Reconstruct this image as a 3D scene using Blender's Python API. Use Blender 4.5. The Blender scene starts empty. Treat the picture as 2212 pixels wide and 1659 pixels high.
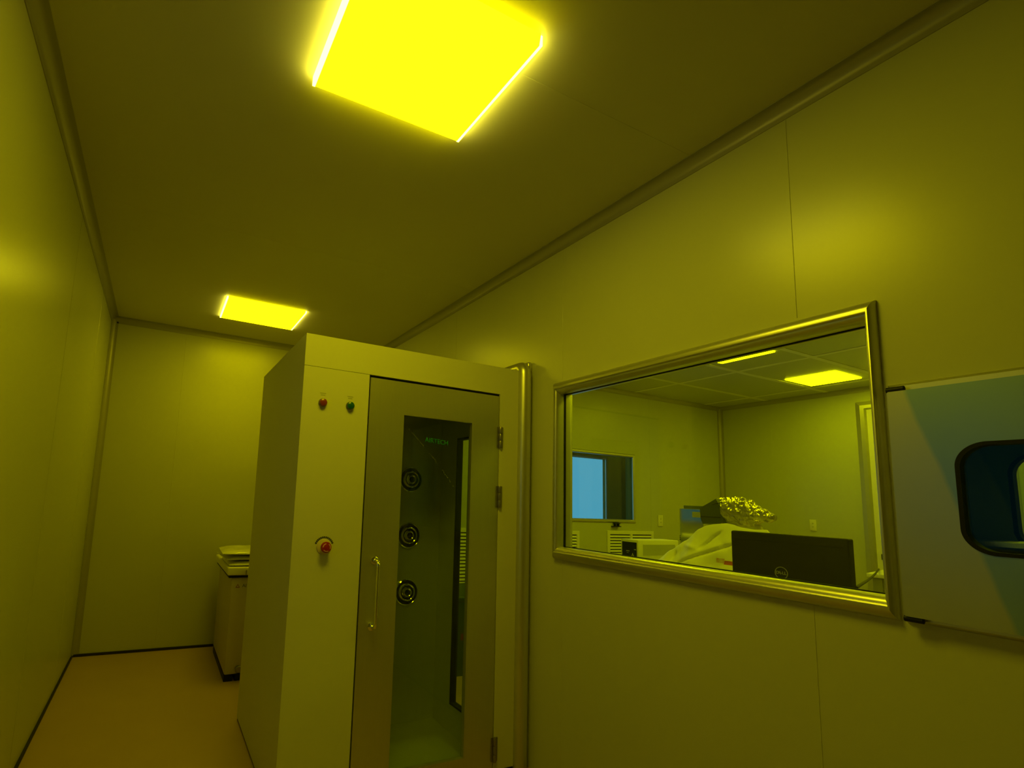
import bpy, bmesh, math, random
from mathutils import Vector, Matrix, noise
random.seed(7)
S = bpy.context.scene
COL = S.collection
PI = math.pi

# ------------------------------------------------------------------ camera, world, exposure
W_IMG, H_IMG = 2212.0, 1659.0
RIGHT = Vector((0.9013157839987527, -0.43098679318969524, 0.043361752856368126))
DOWN = Vector((0.09509271370187285, 0.09921002703946007, -0.9905123655642282))
FWD = Vector((0.4225958273759072, 0.8968878160789634, 0.13040326703568436))
F_PX, PPX, PPY = 1112.4087587146512, 873.1696, 929.6598
CAM_Z = 1.3886
cam_data = bpy.data.cameras.new('camera')
cam = bpy.data.objects.new('camera', cam_data)
COL.objects.link(cam)
UP, BACK = -DOWN, -FWD
cam.matrix_world = Matrix(((RIGHT.x, UP.x, BACK.x, 0.0), (RIGHT.y, UP.y, BACK.y, 0.0),
                           (RIGHT.z, UP.z, BACK.z, CAM_Z), (0, 0, 0, 1)))
cam_data.sensor_fit = 'HORIZONTAL'
cam_data.sensor_width = 36.0
cam_data.lens = F_PX / W_IMG * 36.0
cam_data.shift_x = (W_IMG / 2 - PPX) / W_IMG
cam_data.shift_y = (PPY - H_IMG / 2) / W_IMG
cam_data.clip_start = 0.02
S.camera = cam

world = bpy.data.worlds.new('world')
S.world = world
world.use_nodes = True
world.node_tree.nodes['Background'].inputs[0].default_value = (0, 0, 0, 1)
world.node_tree.nodes['Background'].inputs[1].default_value = 0.0

S.view_settings.view_transform = 'Standard'
S.view_settings.look = 'None'
S.view_settings.gamma = 1.0
S.view_settings.use_curve_mapping = False
S.view_settings.exposure = 0.0
S.cycles.max_bounces = 14
S.cycles.diffuse_bounces = 8
S.cycles.glossy_bounces = 6
S.cycles.transparent_max_bounces = 16
S.cycles.sample_clamp_indirect = 6.0

LAMP = (12.5, 11.2, 0.008)          # yellow-filtered corridor panel overhead
LAMP_FAR = (8.8, 7.8, 0.008)      # the far corridor panel
LAMP_IN = (10.8, 11.3, 0.008)       # panels of the inner room, a little greener
LEAK = (13.0, 11.8, 0.8)            # unfiltered light at the panels' side edges
DAY = (0.075, 0.40, 0.68)         # bluish daylight window

# ------------------------------------------------------------------ dimensions
XL, XR, YB, H = -0.494, 1.9265, 5.075, 2.86
XW = XR + 0.07                    # inner-room face of the partition
X2, Y2 = 7.133, 4.628             # inner room: right wall, back wall
YF, YF2 = -2.6, -1.6
R = 0.0485
SX, SY, SY2, SZ = 0.577, 2.365, 3.457, 2.1526   # air shower cabinet

# ------------------------------------------------------------------ materials
def new_mat(name):
    m = bpy.data.materials.new(name)
    m.use_nodes = True
    nt = m.node_tree
    for n in list(nt.nodes):
        nt.nodes.remove(n)
    out = nt.nodes.new('ShaderNodeOutputMaterial')
    return m, nt, out

def pbr(name, col, rough=0.5, metal=0.0, spec=0.5, noise=0.0, nscale=8.0, bump=0.0, bscale=60.0, stretch=None, alpha=None):
    m, nt, out = new_mat(name)
    p = nt.nodes.new('ShaderNodeBsdfPrincipled')
    p.inputs['Base Color'].default_value = (*col, 1)
    p.inputs['Roughness'].default_value = rough
    p.inputs['Metallic'].default_value = metal
    p.inputs['Specular IOR Level'].default_value = spec
    nt.links.new(p.outputs[0], out.inputs[0])
    tc = nt.nodes.new('ShaderNodeTexCoord')
    vec = tc.outputs['Object']
    if stretch:
        mp = nt.nodes.new('ShaderNodeMapping')
        mp.inputs['Scale'].default_value = stretch
        nt.links.new(vec, mp.inputs[0]); vec = mp.outputs[0]
    if noise > 0:
        n = nt.nodes.new('ShaderNodeTexNoise')
        n.inputs['Scale'].default_value = nscale
        n.inputs['Detail'].default_value = 4
        nt.links.new(vec, n.inputs['Vector'])
        mx = nt.nodes.new('ShaderNodeMix'); mx.data_type = 'RGBA'
        mx.inputs['A'].default_value = (*[c * (1 - noise) for c in col], 1)
        mx.inputs['B'].default_value = (*[min(1, c * (1 + noise)) for c in col], 1)
        nt.links.new(n.outputs['Fac'], mx.inputs['Factor'])
        nt.links.new(mx.outputs['Result'], p.inputs['Base Color'])
    if bump > 0:
        n2 = nt.nodes.new('ShaderNodeTexNoise')
        n2.inputs['Scale'].default_value = bscale
        n2.inputs['Detail'].default_value = 3
        nt.links.new(vec, n2.inputs['Vector'])
        b = nt.nodes.new('ShaderNodeBump')
        b.inputs['Strength'].default_value = bump
        b.inputs['Distance'].default_value = 0.01
        nt.links.new(n2.outputs['Fac'], b.inputs['Height'])
        nt.links.new(b.outputs[0], p.inputs['Normal'])
    return m

def emit(name, col):
    m, nt, out = new_mat(name)
    e = nt.nodes.new('ShaderNodeEmission')
    mx = max(col)
    e.inputs[0].default_value = (*[c / mx for c in col], 1)
    e.inputs[1].default_value = mx
    nt.links.new(e.outputs[0], out.inputs[0])
    return m

def glass_mat(name, tint, refl=1.0, rough=0.0):
    m, nt, out = new_mat(name)
    t = nt.nodes.new('ShaderNodeBsdfTransparent'); t.inputs[0].default_value = (*tint, 1)
    g = nt.nodes.new('ShaderNodeBsdfGlossy'); g.inputs['Roughness'].default_value = rough
    g.inputs[0].default_value = (refl, refl, refl, 1)
    # Schlick reflectance, the same from both faces of the sheet
    lw = nt.nodes.new('ShaderNodeLayerWeight'); lw.inputs['Blend'].default_value = 0.5
    pw = nt.nodes.new('ShaderNodeMath'); pw.operation = 'POWER'; pw.inputs[1].default_value = 5.0
    nt.links.new(lw.outputs['Facing'], pw.inputs[0])
    f = nt.nodes.new('ShaderNodeMath'); f.operation = 'MULTIPLY_ADD'; f.inputs[1].default_value = 0.96; f.inputs[2].default_value = 0.04
    nt.links.new(pw.outputs[0], f.inputs[0])
    mx = nt.nodes.new('ShaderNodeMixShader')
    nt.links.new(f.outputs[0], mx.inputs[0]); nt.links.new(t.outputs[0], mx.inputs[1]); nt.links.new(g.outputs[0], mx.inputs[2])
    nt.links.new(mx.outputs[0], out.inputs[0])
    return m

M = {}
M['wall'] = pbr('wall_panel', (0.50, 0.50, 0.34), 0.30, spec=0.5, noise=0.02, nscale=3, bump=0.02, bscale=6)
M['wall_in'] = pbr('inner_wall_panel', (0.50, 0.52, 0.36), 0.33, spec=0.5, noise=0.02, nscale=3)
M['ceil'] = pbr('ceiling_panel', (0.58, 0.55, 0.40), 0.5, spec=0.3, noise=0.02, nscale=3)
M['floor'] = pbr('epoxy_floor', (0.42, 0.29, 0.2), 0.5, spec=0.3, noise=0.05, nscale=4)
M['cove'] = pbr('cove_aluminium', (0.36, 0.34, 0.28), 0.42, metal=0.25)
M['alu'] = pbr('anodised_aluminium', (0.62, 0.61, 0.56), 0.36, metal=0.85)
M['strip'] = pbr('joint_strip', (0.80, 0.80, 0.62), 0.5)
M['dark_gap'] = pbr('dark_sealant', (0.015, 0.012, 0.01), 0.7)
M['paint'] = pbr('cabinet_paint', (0.62, 0.61, 0.45), 0.5, spec=0.3, noise=0.015, nscale=5)
M['steel'] = pbr('brushed_steel', (0.60, 0.59, 0.52), 0.42, metal=0.9, noise=0.04, nscale=6, stretch=(40, 40, 1))
M['steel_in'] = pbr('chamber_steel', (0.56, 0.58, 0.46), 0.4, metal=0.6, noise=0.05, nscale=5, stretch=(30, 30, 1))
M['chrome'] = pbr('chrome', (0.82, 0.81, 0.78), 0.08, metal=1.0)
M['hinge'] = pbr('hinge_steel', (0.32, 0.29, 0.27), 0.35, metal=0.9)
M['black'] = pbr('black_plastic', (0.012, 0.011, 0.010), 0.5, spec=0.25)
M['rubber'] = pbr('black_rubber', (0.008, 0.008, 0.008), 0.6, spec=0.2)
M['monitor'] = pbr('monitor_black', (0.008, 0.007, 0.006), 0.5, spec=0.2)
M['logo'] = pbr('logo_silver', (0.42, 0.42, 0.40), 0.4, metal=0.3)
M['red'] = pbr('red_plastic', (0.36, 0.015, 0.01), 0.32, spec=0.5)
M['red_lens'] = pbr('red_lens', (0.24, 0.035, 0.015), 0.25, spec=0.6)
M['green_lens'] = pbr('green_lens', (0.008, 0.10, 0.03), 0.25, spec=0.6)
M['arrow'] = pbr('pale_arrow', (0.75, 0.42, 0.35), 0.5)
M['print'] = pbr('dark_print', (0.05, 0.045, 0.04), 0.7)
M['print_pale'] = pbr('grey_print', (0.32, 0.31, 0.28), 0.7)
M['print_red'] = pbr('red_print', (0.20, 0.03, 0.02), 0.7)
M['white_plastic'] = pbr('white_plastic', (0.74, 0.73, 0.68), 0.42)
M['chest'] = pbr('chest_paint', (0.50, 0.44, 0.36), 0.45, noise=0.02)
M['bag'] = pbr('clear_plastic_packet', (0.72, 0.72, 0.68), 0.16, spec=0.8)
def sheet_mat():
    m = pbr('white_sheet', (0.88, 0.88, 0.70), 0.6, spec=0.3, noise=0.03, nscale=12)
    nt = m.node_tree; p = nt.nodes['Principled BSDF']
    old = p.inputs['Base Color'].links[0].from_socket
    tc = nt.nodes.new('ShaderNodeTexCoord'); sp = nt.nodes.new('ShaderNodeSeparateXYZ')
    nt.links.new(tc.outputs['Object'], sp.inputs[0])
    def band(sock, lo, hi):
        c = nt.nodes.new('ShaderNodeMath'); c.operation = 'COMPARE'
        c.inputs[1].default_value = (lo + hi) / 2; c.inputs[2].default_value = (hi - lo) / 2
        nt.links.new(sock, c.inputs[0]); return c.outputs[0]
    def mul(a, b):
        c = nt.nodes.new('ShaderNodeMath'); c.operation = 'MULTIPLY'; nt.links.new(a, c.inputs[0]); nt.links.new(b, c.inputs[1]); return c.outputs[0]
    box1 = mul(band(sp.outputs['Y'], *RED_Y), band(sp.outputs['Z'], *RED_Z))
    box2 = mul(band(sp.outputs['Y'], *RED_Y2), band(sp.outputs['Z'], *RED_Z2))
    n = nt.nodes.new('ShaderNodeTexNoise'); n.inputs['Scale'].default_value = 55
    nt.links.new(tc.outputs['Object'], n.inputs['Vector'])
    f2 = mul(box2, n.outputs['Fac'])
    ad = nt.nodes.new('ShaderNodeMath'); ad.operation = 'ADD'; ad.use_clamp = True
    nt.links.new(box1, ad.inputs[0]); nt.links.new(f2, ad.inputs[1])
    mx = nt.nodes.new('ShaderNodeMix'); mx.data_type = 'RGBA'
    nt.links.new(ad.outputs[0], mx.inputs['Factor']); nt.links.new(old, mx.inputs['A'])
    mx.inputs['B'].default_value = (0.50, 0.10, 0.05, 1)
    nt.links.new(mx.outputs['Result'], p.inputs['Base Color'])
    return m
RED_Y, RED_Z = (1.902 - 2.25, 1.955 - 2.25), (1.088 - 0.752, 1.110 - 0.752)
RED_Y2, RED_Z2 = (1.955 - 2.25, 2.005 - 2.25), (1.094 - 0.752, 1.120 - 0.752)
M['sheet'] = sheet_mat()
M['foil'] = pbr('crumpled_foil', (0.62, 0.58, 0.46), 0.30, metal=1.0)
M['bin'] = pbr('dark_green_plastic', (0.035, 0.07, 0.025), 0.45)
M['hood'] = pbr('dark_hood', (0.10, 0.13, 0.06), 0.4, spec=0.5)
M['mirror_panel'] = pbr('glossy_panel', (0.60, 0.68, 0.62), 0.06, metal=0.9)
M['device'] = pbr('device_white', (0.74, 0.75, 0.68), 0.45)
M['device_grey'] = pbr('device_grey', (0.46, 0.48, 0.40), 0.5)
M['bench'] = pbr('bench_top', (0.52, 0.52, 0.48), 0.45)
M['leg'] = pbr('leg_metal', (0.30, 0.30, 0.27), 0.4, metal=0.5)
M['exterior'] = pbr('exterior_dark', (0.06, 0.13, 0.05), 0.8, spec=0.1)
M['glass'] = glass_mat('clear_glass', (0.95, 0.97, 0.93))
M['glass_door'] = glass_mat('door_glass', (0.90, 0.94, 0.88), 0.6)
M['glass_pass'] = glass_mat('hatch_glass', (0.86, 0.93, 0.87), 0.5)
M['letter_green'] = pbr('green_letters', (0.02, 0.30, 0.08), 0.5)
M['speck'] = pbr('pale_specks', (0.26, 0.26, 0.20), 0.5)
M['lamp'] = emit('yellow_lamp', LAMP)
M['lamp_far'] = emit('yellow_lamp_far', LAMP_FAR)
M['lamp_in'] = emit('yellow_green_lamp', LAMP_IN)
M['leak'] = emit('white_edge_light', LEAK)
M['day'] = emit('blue_daylight', DAY)

def film_mat():
    # stainless sheet partly under a bluish protective film whose edge runs diagonally
    m, nt, out = new_mat('filmed_steel')
    p = nt.nodes.new('ShaderNodeBsdfPrincipled')
    p.inputs['Metallic'].default_value = 0.85
    p.inputs['Roughness'].default_value = 0.34
    tc = nt.nodes.new('ShaderNodeTexCoord')
    sp = nt.nodes.new('ShaderNodeSeparateXYZ')
    nt.links.new(tc.outputs['Object'], sp.inputs[0])
    # film covers  y + 0.22*(1.5-z) < edge
    mul = nt.nodes.new('ShaderNodeMath'); mul.operation = 'MULTIPLY'; mul.inputs[1].default_value = -0.28
    nt.links.new(sp.outputs['Z'], mul.inputs[0])
    add = nt.nodes.new('ShaderNodeMath'); add.operation = 'ADD'
    nt.links.new(sp.outputs['Y'], add.inputs[0]); nt.links.new(mul.outputs[0], add.inputs[1])
    n = nt.nodes.new('ShaderNodeTexNoise'); n.inputs['Scale'].default_value = 5
    nt.links.new(tc.outputs['Object'], n.inputs['Vector'])
    nm = nt.nodes.new('ShaderNodeMath'); nm.operation = 'MULTIPLY_ADD'; nm.inputs[1].default_value = 0.03
    nt.links.new(n.outputs['Fac'], nm.inputs[0]); nt.links.new(add.outputs[0], nm.inputs[2])
    rmp = nt.nodes.new('ShaderNodeMapRange')
    rmp.inputs['From Min'].default_value = FILM_EDGE - 0.006; rmp.inputs['From Max'].default_value = FILM_EDGE + 0.006
    nt.links.new(nm.outputs[0], rmp.inputs['Value'])
    mx = nt.nodes.new('ShaderNodeMix'); mx.data_type = 'RGBA'
    mx.inputs['A'].default_value = (0.28, 0.40, 0.52, 1)
    mx.inputs['B'].default_value = (0.52, 0.52, 0.42, 1)
    nt.links.new(rmp.outputs[0], mx.inputs['Factor'])
    nt.links.new(mx.outputs['Result'], p.inputs['Base Color'])
    nt.links.new(p.outputs[0], out.inputs[0])
    return m
FILM_EDGE = 0.077
M['film'] = film_mat()

# ------------------------------------------------------------------ mesh helpers
def add_box(bm, x0, x1, y0, y1, z0, z1, bev=0.0, seg=2, mat=None):
    c = Vector(((x0 + x1) / 2, (y0 + y1) / 2, (z0 + z1) / 2))
    mt = Matrix.Translation(c) @ Matrix.Diagonal((abs(x1 - x0), abs(y1 - y0), abs(z1 - z0), 1))
    if mat is not None:
        mt = mat @ mt
    b2 = bmesh.new()
    bmesh.ops.create_cube(b2, size=1.0, matrix=mt)
    if bev > 0:
        bmesh.ops.bevel(b2, geom=list(b2.edges), offset=bev, segments=seg, affect='EDGES', profile=0.5)
    merge(bm, b2)

def merge(bm, b2):
    me = bpy.data.meshes.new('tmp'); b2.to_mesh(me); b2.free()
    bm.from_mesh(me); bpy.data.meshes.remove(me)

def box_bm(*a, **k):
    bm = bmesh.new(); add_box(bm, *a, **k); return bm

def frame_to(axis):
    a = Vector(axis).normalized()
    up = Vector((0, 0, 1)) if abs(a.z) < 0.95 else Vector((1, 0, 0))
    u = up.cross(a).normalized(); v = a.cross(u)
    return u, v, a

def add_lathe(bm, prof, origin, axis, n=32, cap=True):
    """prof: list of (radius, height along axis)"""
    u, v, a = frame_to(axis); o = Vector(origin); rings = []
    for r, h in prof:
        if r < 1e-6:
            rings.append([bm.verts.new(o + a * h)])
        else:
            rings.append([bm.verts.new(o + a * h + u * (r * math.cos(2 * PI * i / n)) + v * (r * math.sin(2 * PI * i / n))) for i in range(n)])
    for A, B in zip(rings, rings[1:]):
        for i in range(n):
            j = (i + 1) % n
            if len(A) == 1 and len(B) == 1: continue
            if len(A) == 1: bm.faces.new((A[0], B[j], B[i]))
            elif len(B) == 1: bm.faces.new((A[i], A[j], B[0]))
            else: bm.faces.new((A[i], A[j], B[j], B[i]))
    if cap:
        if len(rings[0]) > 1: bm.faces.new(list(reversed(rings[0])))
        if len(rings[-1]) > 1: bm.faces.new(rings[-1])

def add_tube(bm, pts, r, n=12, cap=True):
    pts = [Vector(p) for p in pts]; rings = []
    prev_u = None
    for i, p in enumerate(pts):
        d = (pts[min(i + 1, len(pts) - 1)] - pts[max(i - 1, 0)]).normalized()
        if prev_u is None:
            u, v, _ = frame_to(d)
        else:
            u = (prev_u - d * prev_u.dot(d)).normalized(); v = d.cross(u)
        prev_u = u
        rr = r[i] if isinstance(r, (list, tuple)) else r
        rings.append([bm.verts.new(p + u * (rr * math.cos(2 * PI * k / n)) + v * (rr * math.sin(2 * PI * k / n))) for k in range(n)])
    for A, B in zip(rings, rings[1:]):
        for k in range(n):
            j = (k + 1) % n
            bm.faces.new((A[k], A[j], B[j], B[k]))
    if cap:
        bm.faces.new(list(reversed(rings[0]))); bm.faces.new(rings[-1])

def add_prism(bm, poly, f0, f1):
    """poly of 2D points, f0/f1 map a 2D point to the two end positions"""
    A = [bm.verts.new(f0(p)) for p in poly]; B = [bm.verts.new(f1(p)) for p in poly]
    n = len(poly)
    for i in range(n):
        j = (i + 1) % n
        bm.faces.new((A[i], A[j], B[j], B[i]))
    bm.faces.new(list(reversed(A))); bm.faces.new(B)

def rr_ring(a0, a1, b0, b1, r, n=8):
    pts = []
    for cx, cy, s in ((a1 - r, b1 - r, 0), (a0 + r, b1 - r, 1), (a0 + r, b0 + r, 2), (a1 - r, b0 + r, 3)):
        for i in range(n + 1):
            t = (s + i / n) * PI / 2
            pts.append((cx + r * math.cos(t), cy + r * math.sin(t)))
    return pts

def add_rings(bm, rings, close=True, loop=False):
    """rings: lists of 3D points of equal length, bridged in order"""
    V = [[bm.verts.new(p) for p in ring] for ring in rings]
    seq = list(zip(V, V[1:]))
    if loop: seq.append((V[-1], V[0]))
    n = len(V[0])
    for A, B in seq:
        for i in range(n if close else n - 1):
            j = (i + 1) % n
            try: bm.faces.new((A[i], A[j], B[j], B[i]))
            except ValueError: pass
    return V

def mitred(bm, a0, a1, b0, b1, prof, f, k0=1.0, k1=1.0):
    """picture-frame sweep; prof: (inset, height); f(a,b,h)->3D; k0, k1 narrow the two upright members"""
    rings = []
    for u, h in prof:
        rings.append([f(a0 + u * k0, b0 + u, h), f(a1 - u * k1, b0 + u, h), f(a1 - u * k1, b1 - u, h), f(a0 + u * k0, b1 - u, h)])
    add_rings(bm, rings, loop=True)

def plate_with_hole(bm, outer, inner, f, h0, h1):
    """outer, inner: 2D rings with equal counts"""
    add_rings(bm, [[f(p[0], p[1], h0) for p in outer], [f(p[0], p[1], h1) for p in outer],
                   [f(p[0], p[1], h1) for p in inner], [f(p[0], p[1], h0) for p in inner]], loop=True)

def finish(name, bm, m, parent=None, loc=None, smooth=True, ang=35, recalc=True):
    if recalc:
        bmesh.ops.recalc_face_normals(bm, faces=list(bm.faces))
    me = bpy.data.meshes.new(name)
    bm.to_mesh(me); bm.free()
    root = parent
    while root is not None and root.parent is not None:
        root = root.parent
    base = Vector(root.location) if root is not None else Vector(loc or (0, 0, 0))
    me.transform(Matrix.Translation(-base))
    if smooth:
        me.polygons.foreach_set('use_smooth', [True] * len(me.polygons))
        me.set_sharp_from_angle(angle=math.radians(ang))
    me.materials.append(m)
    o = bpy.data.objects.new(name, me)
    COL.objects.link(o)
    if parent is not None: o.parent = parent
    else: o.location = base
    return o

def tag(o, label, cat, group=None, kind=None):
    o['label'] = label; o['category'] = cat
    if group: o['group'] = group
    if kind: o['kind'] = kind
    return o

def thing(name, label, cat, loc=(0, 0, 0), group=None):
    o = bpy.data.objects.new(name, None); COL.objects.link(o)
    o.location = loc; o.empty_display_size = 0.05
    return tag(o, label, cat, group)

def struct(name, bm, m, label, cat, parent=None, smooth=True):
    o = finish(name, bm, m, parent, smooth=smooth)
    if parent is None:
        o['kind'] = 'structure'; o['label'] = label; o['category'] = cat
    return o

def add_text(body, size, parent, m, name, mat, extrude=0.0005, align='CENTER'):
    cu = bpy.data.curves.new(name, 'FONT')
    cu.body = body; cu.size = size; cu.align_x = align; cu.align_y = 'CENTER'; cu.extrude = extrude
    tmp = bpy.data.objects.new(name + '_src', cu)
    COL.objects.link(tmp)
    dg = bpy.context.evaluated_depsgraph_get()
    me = bpy.data.meshes.new_from_object(tmp.evaluated_get(dg))
    bpy.data.objects.remove(tmp); bpy.data.curves.remove(cu)
    me.transform(mat)
    root = parent
    while root.parent is not None: root = root.parent
    me.transform(Matrix.Translation(-Vector(root.location)))
    me.materials.clear(); me.materials.append(m)
    o = bpy.data.objects.new(name, me); COL.objects.link(o); o.parent = parent
    return o

def basis(origin, ex, ey):
    ex, ey = Vector(ex).normalized(), Vector(ey).normalized(); ez = ex.cross(ey); o = Vector(origin)
    return Matrix(((ex.x, ey.x, ez.x, o.x), (ex.y, ey.y, ez.y, o.y), (ex.z, ey.z, ez.z, o.z), (0, 0, 0, 1)))

# ------------------------------------------------------------------ room shell
def wall_with_holes(bm, a0, a1, b0, b1, holes, boxf):
    """holes: (a0,a1,b0,b1) sorted along a, not overlapping in a"""
    cur = a0
    for h in sorted(holes):
        if h[0] > cur: boxf(cur, h[0], b0, b1)
        if h[2] > b0: boxf(h[0], h[1], b0, h[2])
        if h[3] < b1: boxf(h[0], h[1], h[3], b1)
        cur = h[1]
    if cur < a1: boxf(cur, a1, b0, b1)

def bead(bm, f, a, b0, b1, w=0.006, h=0.0014):
    poly = [(-w / 2, -0.001), (w / 2, -0.001), (w / 2 * 0.3, h), (-w / 2 * 0.3, h)]
    add_prism(bm, poly, lambda p: f(a + p[0], b0, p[1]), lambda p: f(a + p[0], b1, p[1]))

# floor, one slab under both rooms
struct('floor', box_bm(XL - 0.1, X2 + 0.1, YF - 0.1, YB + 0.1, -0.1, 0), M['floor'], 'reddish tan epoxy floor running through the corridor', 'floor')

bm = bmesh.new()
add_box(bm, XL - 0.1, XR + 0.03, YF - 0.1, YB + 0.1, H, H + 0.1)
for yc in (1.3025, 2.95, -0.35):
    bead(bm, lambda a, b, h: Vector((b, a, H - h)), yc, XL + R, XR - R, w=0.006, h=0.0012)
struct('ceiling', bm, M['ceil'], 'dark yellow lit corridor ceiling with fine panel joints', 'ceiling', smooth=False)

bm = bmesh.new()
add_box(bm, XR + 0.03, X2 + 0.1, YF2 - 0.1, Y2 + 0.1, H, H + 0.1)
struct('ceiling_inner', bm, M['wall_in'], 'panelled ceiling with joint strips seen through the glass window', 'ceiling', smooth=False)

bm = bmesh.new()
for yc in (-0.1, 0.58, 1.25, 1.93, 2.6, 3.29, 3.965):
    add_box(bm, XW + 0.055, X2 - 0.055, yc - 0.024, yc + 0.024, H - 0.004, H - 0.0002)
for xc in (2.97, 4.18, 5.39, 6.75):
    add_box(bm, xc - 0.024, xc + 0.024, YF2 + 0.01, Y2 - 0.055, H - 0.0045, H - 0.0004)
struct('trim_9', bm, M['strip'], 'pale joint strips dividing the ceiling panels of the inner room', 'trim', smooth=False)

# left wall, with an opening for the added blue window out of view
DW = (1.0, 1.72, 1.25, 2.08)
bm = bmesh.new()
wall_with_holes(bm, YF, YB + 0.1, 0, H, [DW], lambda a, b, c, d: add_box(bm, XL - 0.1, XL, a, b, c, d))
for yc in (3.086, 4.27):
    bead(bm, lambda a, b, h: Vector((XL + h, a, b)), yc, 0.012, H - R)
struct('wall_left', bm, M['wall'], 'smooth painted metal wall along the left of the corridor', 'wall', smooth=False)

bm = bmesh.new()
add_box(bm, XL, XR, YB, YB + 0.1, 0, H)
for xc in (0.118, 1.25):
    bead(bm, lambda a, b, h: Vector((a, YB - h, b)), xc, 0.012, H - R)
struct('wall_back', bm, M['wall'], 'short end wall of the corridor behind the cabinet', 'wall', smooth=False)
struct('wall_front', box_bm(XL - 0.1, XR + 0.07, YF - 0.1, YF, 0, H), M['wall'], 'corridor end wall at the viewer side', 'wall', smooth=False)

# partition between the corridor and the inner room
WIN = (0.768, 2.134, 1.145, 2.012)
PB = (0.205, 0.70, 1.15, 1.735)
SHO = (SY + 0.02, SY2 - 0.02, 0.0, SZ + 0.012)
bm = bmesh.new()
wall_with_holes(bm, YF, YB, 0, H, [PB, WIN, SHO], lambda a, b, c, d: add_box(bm, XR, XW, a, b, c, d))
fw = lambda a, b, h: Vector((XR - h, a, b))
bead(bm, fw, 2.106 + 0.0, 2.06, H - R); bead(bm, fw, 2.106, 0.012, 1.105)
bead(bm, fw, 0.9673, 2.06, H - R); bead(bm, fw, 0.9673, 0.012, 1.105)
bead(bm, fw, 3.24, SZ + 0.02, H - R); bead(bm, fw, 4.38, 0.012, H - R)
bead(bm, fw, -0.17, 0.012, H - R); bead(bm, fw, -1.31, 0.012, H - R)
struct('wall_right', bm, M['wall'], 'painted metal partition wall with the viewing window', 'wall', smooth=False)

# inner room walls
W2 = (3.85, 5.374, 1.235, 2.03)
bm = bmesh.new()
wall_with_holes(bm, XW, X2, 0, H, [W2], lambda a, b, c, d: add_box(bm, a, b, Y2, Y2 + 0.1, c, d))
for xc in (3.55, 5.70, 6.45):
    bead(bm, lambda a, b, h: Vector((a, Y2 - h, b)), xc, 0.012, H - R)
struct('wall_inner_back', bm, M['wall_in'], 'rear wall of the inner room with blue window and grilles', 'wall', smooth=False)
bm = bmesh.new()
add_box(bm, X2, X2 + 0.1, YF2, Y2 + 0.1, 0, H)
bead(bm, lambda a, b, h: Vector((X2 - h, a, b)), 3.95, 0.012, H - R)
struct('wall_inner_right', bm, M['wall_in'], 'right hand wall of the inner room beside the door', 'wall', smooth=False)
struct('wall_inner_front', box_bm(XW, X2 + 0.1, YF2 - 0.1, YF2, 0, H), M['wall_in'], 'near wall of the inner room', 'wall', smooth=False)

# coves
def cove_prof(r, n=8):
    # concave quarter; corner at (0,0); from (r,0) to (0,r)
    pts = [(r - r * math.sin(t), r - r * math.cos(t)) for t in [i * PI / 2 / n for i in range(n + 1)]]
    return [(r + 0.004, 0.0), (r + 0.004, 0.003)] + [(max(p[0], 0.003), max(p[1], 0.003)) for p in pts] + [(0.003, r + 0.004), (0.0, r + 0.004), (0, 0)]
def cove(name, f0, f1, m, label):
    bm = bmesh.new(); add_prism(bm, cove_prof(R), f0, f1)
    return struct(name, bm, m, label, 'trim')
cove('trim_1', lambda p: Vector((XR - p[0], YF, H - p[1])), lambda p: Vector((XR - p[0], YB, H - p[1])), M['cove'], 'cove moulding where the ceiling meets the window wall')
cove('trim_2', lambda p: Vector((XL + p[0], YF, H - p[1])), lambda p: Vector((XL + p[0], YB, H - p[1])), M['cove'], 'cove moulding above the left wall')
cove('trim_3', lambda p: Vector((XL, YB - p[0], H - p[1])), lambda p: Vector((XR, YB - p[0], H - p[1])), M['cove'], 'cove moulding above the corridor end wall')
cove('trim_4', lambda p: Vector((XL + p[0], YB - p[1], 0.012)), lambda p: Vector((XL + p[0], YB - p[1], H - 0.02)), M['cove'], 'upright cove in the left far corner of the corridor')
cove('trim_5', lambda p: Vector((XW, Y2 - p[0], H - p[1])), lambda p: Vector((X2, Y2 - p[0], H - p[1])), M['cove'], 'cove above the rear wall of the inner room')
cove('trim_6', lambda p: Vector((X2 - p[0], YF2, H - p[1])), lambda p: Vector((X2 - p[0], Y2, H - p[1])), M['cove'], 'cove above the right wall of the inner room')
cove('trim_7', lambda p: Vector((X2 - p[0], Y2 - p[1], 0.012)), lambda p: Vector((X2 - p[0], Y2 - p[1], H - 0.02)), M['cove'], 'upright cove in the corner of the inner room')
struct('baseboard_left', box_bm(XL, XL + 0.012, YF, YB, 0, 0.016), M['dark_gap'], 'thin dark sealing strip along the left wall', 'baseboard')
struct('baseboard_back', box_bm(XL + 0.012, XR, YB - 0.014, YB, 0, 0.020), M['dark_gap'], 'thin dark sealing strip along the end wall', 'baseboard')
struct('baseboard_right', box_bm(XR - 0.010, XR, YF, SY - 0.06, 0, 0.012), M['dark_gap'], 'thin dark sealing strip under the window wall', 'baseboard')

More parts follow.
